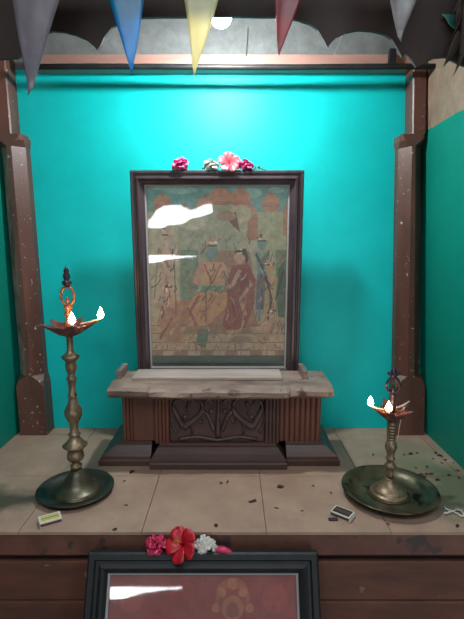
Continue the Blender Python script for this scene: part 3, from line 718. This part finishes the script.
lathe(bm, [(0, .536), (.004, .538), (.005, .546), (.003, .552), (0, .556)], 12)
link('finial', bm, M['copper'], tall, True)
link('finial_spire', lathe(bmesh.new(), [(0, .580), (.006, .582), (.012, .588), (.013, .594), (.006, .598), (.009, .604), (.0095, .612), (.006, .618), (.0075, .624), (.003, .632), (0, .640)], 18), M['darkfin'], tall, True)

def tray(name, label, loc, r, hgt, m, lip=.02, rot=(0, 0, 0)):
    prof = [(0, .0), (r*.62, .0), (r*.70, .002), (r*.86, hgt*.62), (r*.94, hgt*.9), (r*.985, hgt), (r, hgt*.95), (r, hgt*.85), (r*.95, hgt*.72), (r*.90, hgt*.52)]
    prof = [(0, 0), (r*.70, 0), (r*.80, hgt*.45), (r*.86, hgt*.72), (r*.97, hgt*.92), (r, hgt*1.0), (r*.99, hgt*1.1), (r*.95, hgt*1.06), (r*.86, hgt*.86), (r*.80, hgt*.6), (r*.72, .0035), (r*.5, .003), (r*.48, .0042), (r*.46, .003), (0, .003)]
    o = link(name, lathe(bmesh.new(), prof, 56), m, smooth=True); o.location = loc; o.rotation_euler = rot
    return tag(o, label, 'tray')
tray('lamp_tray', 'dark round metal tray under the tall left lamp', (P1[0], P1[1], .001), .106, .014, M['brassdk'])
bpy.data.objects['tall_oil_lamp'].location.z = .0045
# short lamp on the right
P2 = (.441, .165)
tray('lamp_tray', 'wide dark brass tray with raised rim under the short right lamp', (P2[0], P2[1], .001), .131, .022, M['traym'])
sl = thing('short_oil_lamp', 'short brass oil lamp with two flames burning, standing on the right tray', 'oil lamp', (P2[0], P2[1], .0045))
sl.rotation_euler = (0, R(-.7), 0)
link('base', lathe(bmesh.new(), smoothprof([(0, 0), (.050, 0), (.053, .003), (.052, .008), (.046, .012), (.042, .018), (.030, .028), (.021, .038), (.015, .045), (.013, .049), (0, .049)], 3), 36), M['brass'], sl, True)
s2 = [(.010, .0495), (.009, .056), (.010, .068), (.0095, .076), (.014, .080), (.0165, .085), (.012, .090), (.009, .095), (.010, .101), (.013, .105), (.010, .109), (.0105, .120), (.014, .130), (.0165, .140), (.0145, .150), (.0105, .157)]
for i in range(6):
    z = .159+i*.0082; s2 += [(.0095, z), (.0125, z+.003), (.0125, z+.006), (.0095, z+.009)]
s2 += [(.011, .2095), (.014, .2125)]
link('stem', lathe(bmesh.new(), [(0, .0495)]+s2+[(0, .2125)], 28), M['brass'], sl, True)
B2 = link('oil_bowl', star_bowl(bmesh.new(), .035, .066, .034, (-122, -50, 22, 94, 186)), M['bowl'], sl, True); B2.location = (0, 0, .213)
link('oil', lathe(bmesh.new(), [(0, .024), (.027, .024), (.027, .023), (0, .023)], 28), M['oil'], B2)
wick_flame(B2, -122, .046, .036, .026, .0065)
wick_flame(B2, 186, .064, .040, .026, .006)
wick_flame(B2, 22, .060, .042, .02, .006, lit=False)
bm = bmesh.new(); lathe(bm, [(0, .226), (.008, .226), (.0075, .248), (.010, .252), (.010, .257), (.006, .262), (.006, .282), (.009, .286), (.006, .292), (0, .294)], 18)
tube(bm, [(0, 0, .291), (.012, 0, .299), (.020, 0, .313), (.013, 0, .328), (.004, 0, .337), (-.004, 0, .337), (-.013, 0, .328), (-.020, 0, .313), (-.012, 0, .299)], .0042, 8, closed=True)
tube(bm, [(0, 0, .291), (0, 0, .306), (0, 0, .314)], lambda t: .006-.003*t, 8)
link('finial', bm, M['darkfin'], sl, True)
bm = bmesh.new(); lathe(bm, [(0, .336), (.008, .338), (.011, .346), (.008, .354), (.006, .358), (.004, .364), (0, .368)], 14)
for s in (-1, 1): bmesh.ops.create_icosphere(bm, subdivisions=2, radius=.0068, matrix=Matrix.Translation((s*.0105, 0, .348)))
link('finial_spire', bm, M['darkfin'], sl, True)

# ---------------------------------------------------------------- flowers
def petal_bm(L_, W_, curl, ruffle=.002, tip=1.0):
    bm = bmesh.new(); rows = []; nx, ny = 7, 6
    for i in range(nx+1):
        u = i/nx; w = W_*(.18+.82*math.sin(math.pi*min(1, u*.62)))*(1 if u < .85 else math.cos((u-.85)/.15*1.2))
        rows.append([bm.verts.new((u*L_, (j/ny-.5)*w, curl*L_*math.sin(u*2.2)*.5-curl*L_*u*u*.55+ruffle*math.sin(j*2.1+u*6)*u)) for j in range(ny+1)])
    for a, b in zip(rows, rows[1:]):
        for k in range(ny): bm.faces.new((a[k], a[k+1], b[k+1], b[k]))
    bmesh.ops.recalc_face_normals(bm, faces=bm.faces); bmesh.ops.solidify(bm, geom=bm.faces[:], thickness=.0005)
    return bm
def hibiscus(name, label, loc, rot, size, mp, group):
    t = thing(name, label, 'flower', loc, rot, group)
    p0 = link('petal', petal_bm(size, size*.86, .30), mp, t, True)
    for k in range(5):
        o = p0 if k == 0 else p0.copy()
        if k: COL.objects.link(o)
        o.rotation_euler = (R(12), R(-22), R(72*k+18)); o.location = (0, 0, .001*k*.3)
    bm = bmesh.new(); tube(bm, [(0, 0, .0), (.001, .001, size*.45), (.004, .002, size*.85), (.007, .003, size*1.15)], lambda q: .0018*(1-.4*q), 8)
    s = link('stamen', bm, M['redp'] if mp is M['redp'] else M['mag'], t, True)
    bm = bmesh.new()
    for k in range(12):
        a = k*2.4; z = size*(.7+.04*k); bmesh.ops.create_icosphere(bm, subdivisions=1, radius=.0012, matrix=Matrix.Translation((.004+.003*math.cos(a), .002+.003*math.sin(a), z)))
    link('anthers', bm, M['yellowp'], s, True)
    return t
def pompon(name, label, loc, r, mp, n, group, squash=.9, rot=(0, 0, 0), calyx=True, loose=1.0):
    """double flower: many overlapping petals round a centre"""
    t = thing(name, label, 'flower', loc, rot, group); rnd = random.Random(int(r*1e5)+n)
    bm = bmesh.new()
    for k in range(n):
        f = (k+.5)/n; th = math.acos(1-1.55*f); ph = k*2.39996
        d = Vector((math.sin(th)*math.cos(ph), math.sin(th)*math.sin(ph), math.cos(th)))
        lb = petal_bm(r*.95*rnd.uniform(.8, 1.15), r*.75*loose, .4, .003)
        rot_ = d.to_track_quat('X', 'Z').to_matrix().to_4x4() @ Matrix.Rotation(rnd.uniform(-1, 1), 4, 'X')
        bmesh.ops.transform(lb, matrix=Matrix.Translation((0, 0, 0)) @ rot_, verts=lb.verts)
        me = bpy.data.meshes.new('tmp'); lb.to_mesh(me); lb.free(); bm.from_mesh(me); bpy.data.meshes.remove(me)
    bmesh.ops.scale(bm, vec=(1, 1, squash), verts=bm.verts)
    zmin = min(v.co.z for v in bm.verts)
    bmesh.ops.translate(bm, vec=(0, 0, -zmin), verts=bm.verts)
    link('petals', bm, mp, t, True, flip=False)
    if calyx: link('calyx', lathe(bmesh.new(), [(0, .0), (r*.25, .001), (r*.32, r*.2), (0, r*.3)], 10), M['leaf'], t, True)
    return t
def spray(name, label, loc, n, mp, r, spread, group, rot=(0, 0, 0)):
    """small cluster of five-petalled florets on short stalks"""
    t = thing(name, label, 'flower', loc, rot, group); rnd = random.Random(n*31)
    bm = bmesh.new()
    for a in range(5):
        lb = petal_bm(r, r*.8, .3, .0005)
        bmesh.ops.transform(lb, matrix=Matrix.Rotation(R(72*a), 4, 'Z') @ Matrix.Rotation(R(-15), 4, 'Y'), verts=lb.verts)
        me = bpy.data.meshes.new('tmp'); lb.to_mesh(me); lb.free(); bm.from_mesh(me); bpy.data.meshes.remove(me)
    f0 = link('floret', bm, mp, t, True, flip=False); st = bmesh.new()
    for k in range(n):
        a = k*2.4; q = spread*math.sqrt((k+.3)/n)
        p = Vector((q*math.cos(a), q*.7*math.sin(a)-.004, spread*.9+rnd.uniform(-.3, .5)*spread-q*.3))
        o = f0 if k == 0 else f0.copy()
        if k: COL.objects.link(o)
        d = (p+Vector((0, -spread*1.2, 0))).normalized()
        o.location = p; o.rotation_euler = d.to_track_quat('Z', 'Y').to_euler()
        tube(st, [(0, 0, 0), p*.5, p], .0008, 5)
    link('stalks', st, M['leaf'], t)
    return t
zt = .2290+FH*math.cos(tl)                       # top of the large frame
yt = .511-FH*math.sin(tl)
G1 = 'flowers on the top of the large picture'
def on_top(px): return PY(px, 172, yt).x
pompon('pink_flower', 'round pink flower alone on the left part of the large frame top', (on_top(180.5), yt-.004, zt-.003), .031, M['pink'], 30, G1)
pompon('white_flower', 'white flower on the large frame top beside the coral hibiscus', (on_top(210.5), yt, zt-.003), .027, M['whitep'], 22, G1)
hb = hibiscus('hibiscus_flower', 'open coral pink hibiscus at the middle of the large frame top', (on_top(229), yt-.016, zt+.018), (R(66), 0, R(5)), .038, M['hib'], G1)
pompon('magenta_flower', 'ruffled magenta flower right of the coral hibiscus on the large frame', (on_top(245), yt, zt-.002), .027, M['pink'], 22, G1, .85)
sp = thing('leaf_sprig', 'small grey green leaf sprig right of the flowers on the large frame', 'sprig', (on_top(254), yt, zt-.002), group=G1)
bm = bmesh.new(); tube(bm, [(-.006, 0, .004), (.01, -.002, .010), (.03, -.002, .006)], .0012, 6); link('stem', bm, M['leaf'], sp)
l1 = link('leaf', leaf_bm(.018, .008, .2), M['leaf'], sp, True)
for k, (x, z, ay, az) in enumerate(((.0, .008, -40, 30), (.012, .010, -20, -50), (.022, .008, -30, 20), (.028, .006, 10, -20), (.006, .009, -60, 160), (.016, .009, -50, 100))):
    o = l1 if k == 0 else l1.copy()
    if k: COL.objects.link(o)
    o.location = (x, -.002, z); o.rotation_euler = (0, R(ay), R(az))
# on the lower picture
zl = -.5392+LH*math.cos(R(24)); yl = -.247+LH*math.sin(R(24))
G2 = 'flowers on the top of the lower picture'
def on_low(px): return PY(px, 558, yl).x
def zlow(dy): return zl+.0035+.0*dy
pompon('magenta_flower', 'crimson magenta flower at the left end of the lower frame flowers', (on_low(157), yl-.002, zl-.003), .030, M['mag'], 26, G2, .85)
hibiscus('hibiscus_flower', 'red hibiscus with long stamen on the lower frame', (on_low(184), yl-.010, zl+.022), (R(46), R(-32), R(0)), .043, M['redp'], G2)
spray('white_flower_cluster', 'cluster of small white flowers beside the red hibiscus on the lower frame', (on_low(205), yl, zl-.002), 16, M['whitep'], .009, .026, G2)
bd = thing('flower_bud', 'folded crimson flower bud right of the white cluster on the lower frame', 'flower', (on_low(213), yl-.004, zl+.008), (0, R(4), R(-8)), G2)
bm = lathe(bmesh.new(), smoothprof([(0, 0), (.004, .002), (.008, .014), (.0095, .026), (.006, .040), (0, .048)], 3), 14)
for v in bm.verts:
    a = math.atan2(v.co.y, v.co.x); k_ = 1+.12*math.sin(3*a+v.co.z*90); v.co.x *= k_; v.co.y *= k_
bmesh.ops.rotate(bm, matrix=Matrix.Rotation(R(90), 3, 'Y'), verts=bm.verts, cent=(0, 0, 0)); link('folded_petals', bm, M['mag'], bd, True)
bm = lathe(bmesh.new(), [(0, -.004), (.003, -.004), (.006, .004), (.0065, .010), (0, .010)], 10); bmesh.ops.rotate(bm, matrix=Matrix.Rotation(R(90), 3, 'Y'), verts=bm.verts, cent=(0, 0, 0)); link('calyx', bm, M['leaf'], bd, True)

# ---------------------------------------------------------------- matchboxes and thread
def matchbox(name, label, loc, rz, top, stripes, tray_out=0.0, empty=False):
    t = thing(name, label, 'matchbox', loc, (0, 0, rz)); L_, W_, H_ = .052, .034, .013
    bm = bmesh.new(); k = .0008
    box(bm, (-L_/2, -W_/2, 0), (L_/2, W_/2, k)); box(bm, (-L_/2, -W_/2, H_-k), (L_/2, W_/2, H_))
    for s in (-1, 1): box(bm, (-L_/2, s*W_/2-k/2, k), (L_/2, s*W_/2+k/2, H_-k))
    sv = link('sleeve', bm, M['mb_white'], t)
    bm = bmesh.new(); box(bm, (-L_/2+.003, -W_/2+.003, H_), (L_/2-.003, W_/2-.003, H_+.0003)); link('printed_label', bm, top, sv)
    for (a, b, m_) in stripes:
        bm = bmesh.new(); box(bm, (-L_/2+.005, -W_/2+.004+a*(W_-.008), H_+.0003), (L_/2-.005, -W_/2+.004+b*(W_-.008), H_+.0006)); link('label_stripe', bm, m_, sv)
    for s in (-1, 1):
        bm = bmesh.new(); y = s*(W_/2+k/2); box(bm, (-L_/2+.001, min(y, y+s*.0003), .003), (L_/2-.001, max(y, y+s*.0003), H_-.003)); link('striker_strip', bm, M['mb_red'], sv)
    if not empty:
        bm = bmesh.new(); x0 = -L_/2+tray_out; x1 = L_/2-.002+tray_out; h = H_-.002; w = W_/2-.0015
        box(bm, (x0, -w, k+.0002), (x1, w, k+.001)); box(bm, (x0, -w, k+.001), (x0+k, w, h)); box(bm, (x1-k, -w, k+.001), (x1, w, h))
        for s in (-1, 1): box(bm, (x0+k, s*w-k*.5, k+.001), (x1-k, s*w+k*.5, h))
        link('drawer', bm, M['mb_white'], t)
    return t
q = PF(49, 524)
matchbox('matchbox', 'white matchbox with a yellow striped label beside the tall left lamp', (q.x, q.y+.008, 0.0003), R(30), M['mb_white'], [(.08, .36, M['mb_yellow']), (.44, .58, M['mb_green']), (.66, .92, M['mb_yellow'])], empty=True)
q = PF(343, 517.5)
matchbox('matchbox', 'dark labelled matchbox with white edges beside the right tray', (q.x, q.y+.006, 0.0003), R(-38), M['mb_dark'], [(.3, .7, M['mb_red'])], tray_out=.004)
q = PF(333, 520)
tag(link('matchbox_scrap', boxbm((q.x-.012, q.y-.005, .0003), (q.x+.012, q.y+.005, .004), .001), M['mb_dark']), 'small dark scrap beside the dark matchbox', 'scrap')
bm = bmesh.new()
pth = [(444, 508.5), (447, 511), (452, 512.5), (457, 515), (461, 517.5), (463.5, 517), (462, 513), (458, 511), (454, 512), (449, 514), (444, 515)]
tube(bm, [tuple(PF(x, y)[:2])+(.0034+.0005*(i % 2)*3,) for i, (x, y) in enumerate(smoothprof(pth, 3))], .0024, 8)
tag(link('twisted_thread', bm, M['string'], smooth=True), 'white twisted cotton thread loop at the right edge of the ledge', 'thread')
bm = bmesh.new(); a = PY(424, 415, .40); tube(bm, [(.585, .50, .001), (.600, .525, .05), (.612, .545, .075)], .0012, 6)
tag(link('incense_stick', bm, M['wick'], smooth=True), 'thin pale stick leaning on the right pillar foot', 'stick')

# ---------------------------------------------------------------- dried petals on the ledge
protos = []
def petal_mesh(seed):
    rnd = random.Random(seed); bm = bmesh.new(); n = 10; rings = []
    for k, s in ((0, .001), (1, .5), (2, 1.0)):
        ring = []
        for i in range(n):
            a = 2*math.pi*i/n; rr = s*(.7+.5*noise.noise(Vector((math.cos(a)*1.3+seed, math.sin(a)*1.3, seed*.37))))
            ring.append(bm.verts.new((rr*math.cos(a), rr*.55*math.sin(a), .10+.28*s*s*(.5+.5*math.sin(2*a+seed)))))
        rings.append(ring)
    for a, b in zip(rings, rings[1:]):
        for i in range(n): bm.faces.new((a[i], a[(i+1) % n], b[(i+1) % n], b[i]))
    bm.faces.new(rings[0])
    bmesh.ops.recalc_face_normals(bm, faces=bm.faces); bmesh.ops.solidify(bm, geom=bm.faces[:], thickness=.05)
    mn = min(v.co.z for v in bm.verts); bmesh.ops.translate(bm, vec=(0, 0, -mn), verts=bm.verts)
    return bm
for sd in range(6):
    me = bpy.data.meshes.new('dried_petal'); b_ = petal_mesh(sd*3.3+.5); b_.to_mesh(me); b_.free(); me.materials.append(M['dried']); protos.append(me)
    me2 = me.copy(); me2.materials.clear(); me2.materials.append(M['driedred']); protos.append(me2)
G3 = 'dried petals scattered on the tiles'
def debris(x, y, size, label, red=False, g=G3, z=.0004):
    p = PF(x, y, z); o = bpy.data.objects.new('dried_petal', protos[random.randrange(6)*2+(1 if red else 0)]); COL.objects.link(o)
    s = size/450*1.3; o.scale = (s, s, s*.8); o.location = (p.x, p.y, z); o.rotation_euler = (0, 0, random.uniform(0, 6.28))
    tag(o, label, 'petal', g)
debris(132, 472, 5, 'crumpled dark petal just below the left pedestal plinth')
debris(124, 481, 2.4, 'tiny dark petal crumb left of the tile joint under the left plinth')
debris(221, 483, 2.6, 'left one of two small dark petals below the middle of the pedestal')
debris(227.5, 482, 3, 'right one of two small dark petals below the middle of the pedestal')
debris(252.5, 501.5, 5.5, 'largest dark dried petal lying alone between pedestal and lower picture')
debris(280.5, 487, 5.5, 'long curled dark petal below the right part of the pedestal')
debris(276.5, 508, 2.8, 'small dark petal halfway between the long curled petal and the ledge front')
debris(302, 511, 2, 'tiny dark petal left of the dark matchbox')
debris(313, 486, 2.6, 'small dark petal below the right pedestal plinth')
debris(331, 493, 2.4, 'small dark petal just left of the right tray')
debris(216, 525.5, 3.4, 'dark petal near the ledge edge above the white flower cluster')
debris(114.5, 529.5, 3.4, 'dark petal near the ledge edge right of the white matchbox')
debris(126, 505, 2.6, 'reddish crumb right of the tall left lamp tray', True)
debris(388.5, 524, 2.4, 'reddish petal at the ledge front under the right tray', True)
debris(457.5, 526, 3.4, 'dark petal at the right end of the ledge front')
lab = 'small dark dried petal on the tiles behind the right tray near the turquoise wall'
for (x, y, s) in ((411, 454, 5), (417, 453, 3), (404, 455, 2.6), (440, 456, 5), (436, 453, 3.5), (445, 460, 3.4), (442, 463, 2.5), (427, 467, 3), (416, 468, 2.6), (453.6, 463, 2.6), (431, 474, 4), (437.6, 480, 4), (426, 474, 3), (449, 475, 3), (433, 459, 2.4), (459, 478, 3)):
    debris(x, y, s, lab)
debris(421.5, 476, 6.5, 'biggest brown crumpled petal behind the right tray')
debris(457.6, 471, 4, 'dull red petal on the tiles by the right edge', True)
debris(397.5, 472, 4, 'dark petal right behind the stem of the short lamp')
debris(373.4, 455, 3.4, 'dark petal left of the short lamp stem, back by the pillar')
debris(373, 473, 3, 'dark petal touching the back rim of the right tray')
# bits on the slab
p = PF(231, 380.5, .281)
o = bpy.data.objects.new('red_petal', protos[3].copy()); o.data.materials.clear(); o.data.materials.append(M['redp']); COL.objects.link(o)
o.location = (p.x, p.y, .2803); o.scale = (.007, .007, .007); tag(o, 'small red petal on the pale board in front of the picture', 'petal')

# ---------------------------------------------------------------- light
def area(name, loc, rot, sx, sy, power, col):
    l = bpy.data.lights.new(name, 'AREA'); l.shape = 'RECTANGLE'; l.size = sx; l.size_y = sy; l.energy = power; l.color = col
    o = bpy.data.objects.new(name, l); COL.objects.link(o); o.location = loc; o.rotation_euler = rot; return o
DAY = (.93, .97, 1)
for (x0, x1, z0, z1), w in zip(gaps, (9, 3)):
    area('daylight_slot', ((x0+x1)/2, -2.69, (z0+z1)/2), (R(90), 0, 0), x1-x0, z1-z0, w, DAY)
area('doorway_fill', (1.5, -2.69, -.35), (R(90), 0, 0), .88, 1.08, 13, DAY)  # added front fill from the right, placed in a made-up doorway
area('overhead_fill', (0, -1.5, 1.93), (0, 0, 0), 1.7, .95, 25, DAY)  # added soft fill from above, through a made-up roof opening
w = bpy.data.worlds.new('World'); bpy.context.scene.world = w; w.use_nodes = True
w.node_tree.nodes['Background'].inputs[0].default_value = (.6, .75, 1, 1); w.node_tree.nodes['Background'].inputs[1].default_value = 1.0

# ---------------------------------------------------------------- camera
cd = bpy.data.cameras.new('camera'); cd.sensor_width = 36; cd.sensor_fit = 'AUTO'; cd.lens = FPX/619*36; cd.clip_start = .02
co = bpy.data.objects.new('camera', cd); COL.objects.link(co); co.location = CAM; co.rotation_euler = (R(90)-PITCH, 0, 0)
sc_ = bpy.context.scene; sc_.camera = co
sc_.view_settings.view_transform = 'Standard'; sc_.view_settings.look = 'None'; sc_.view_settings.exposure = 0; sc_.view_settings.gamma = 1
sc_.view_settings.use_curve_mapping = False
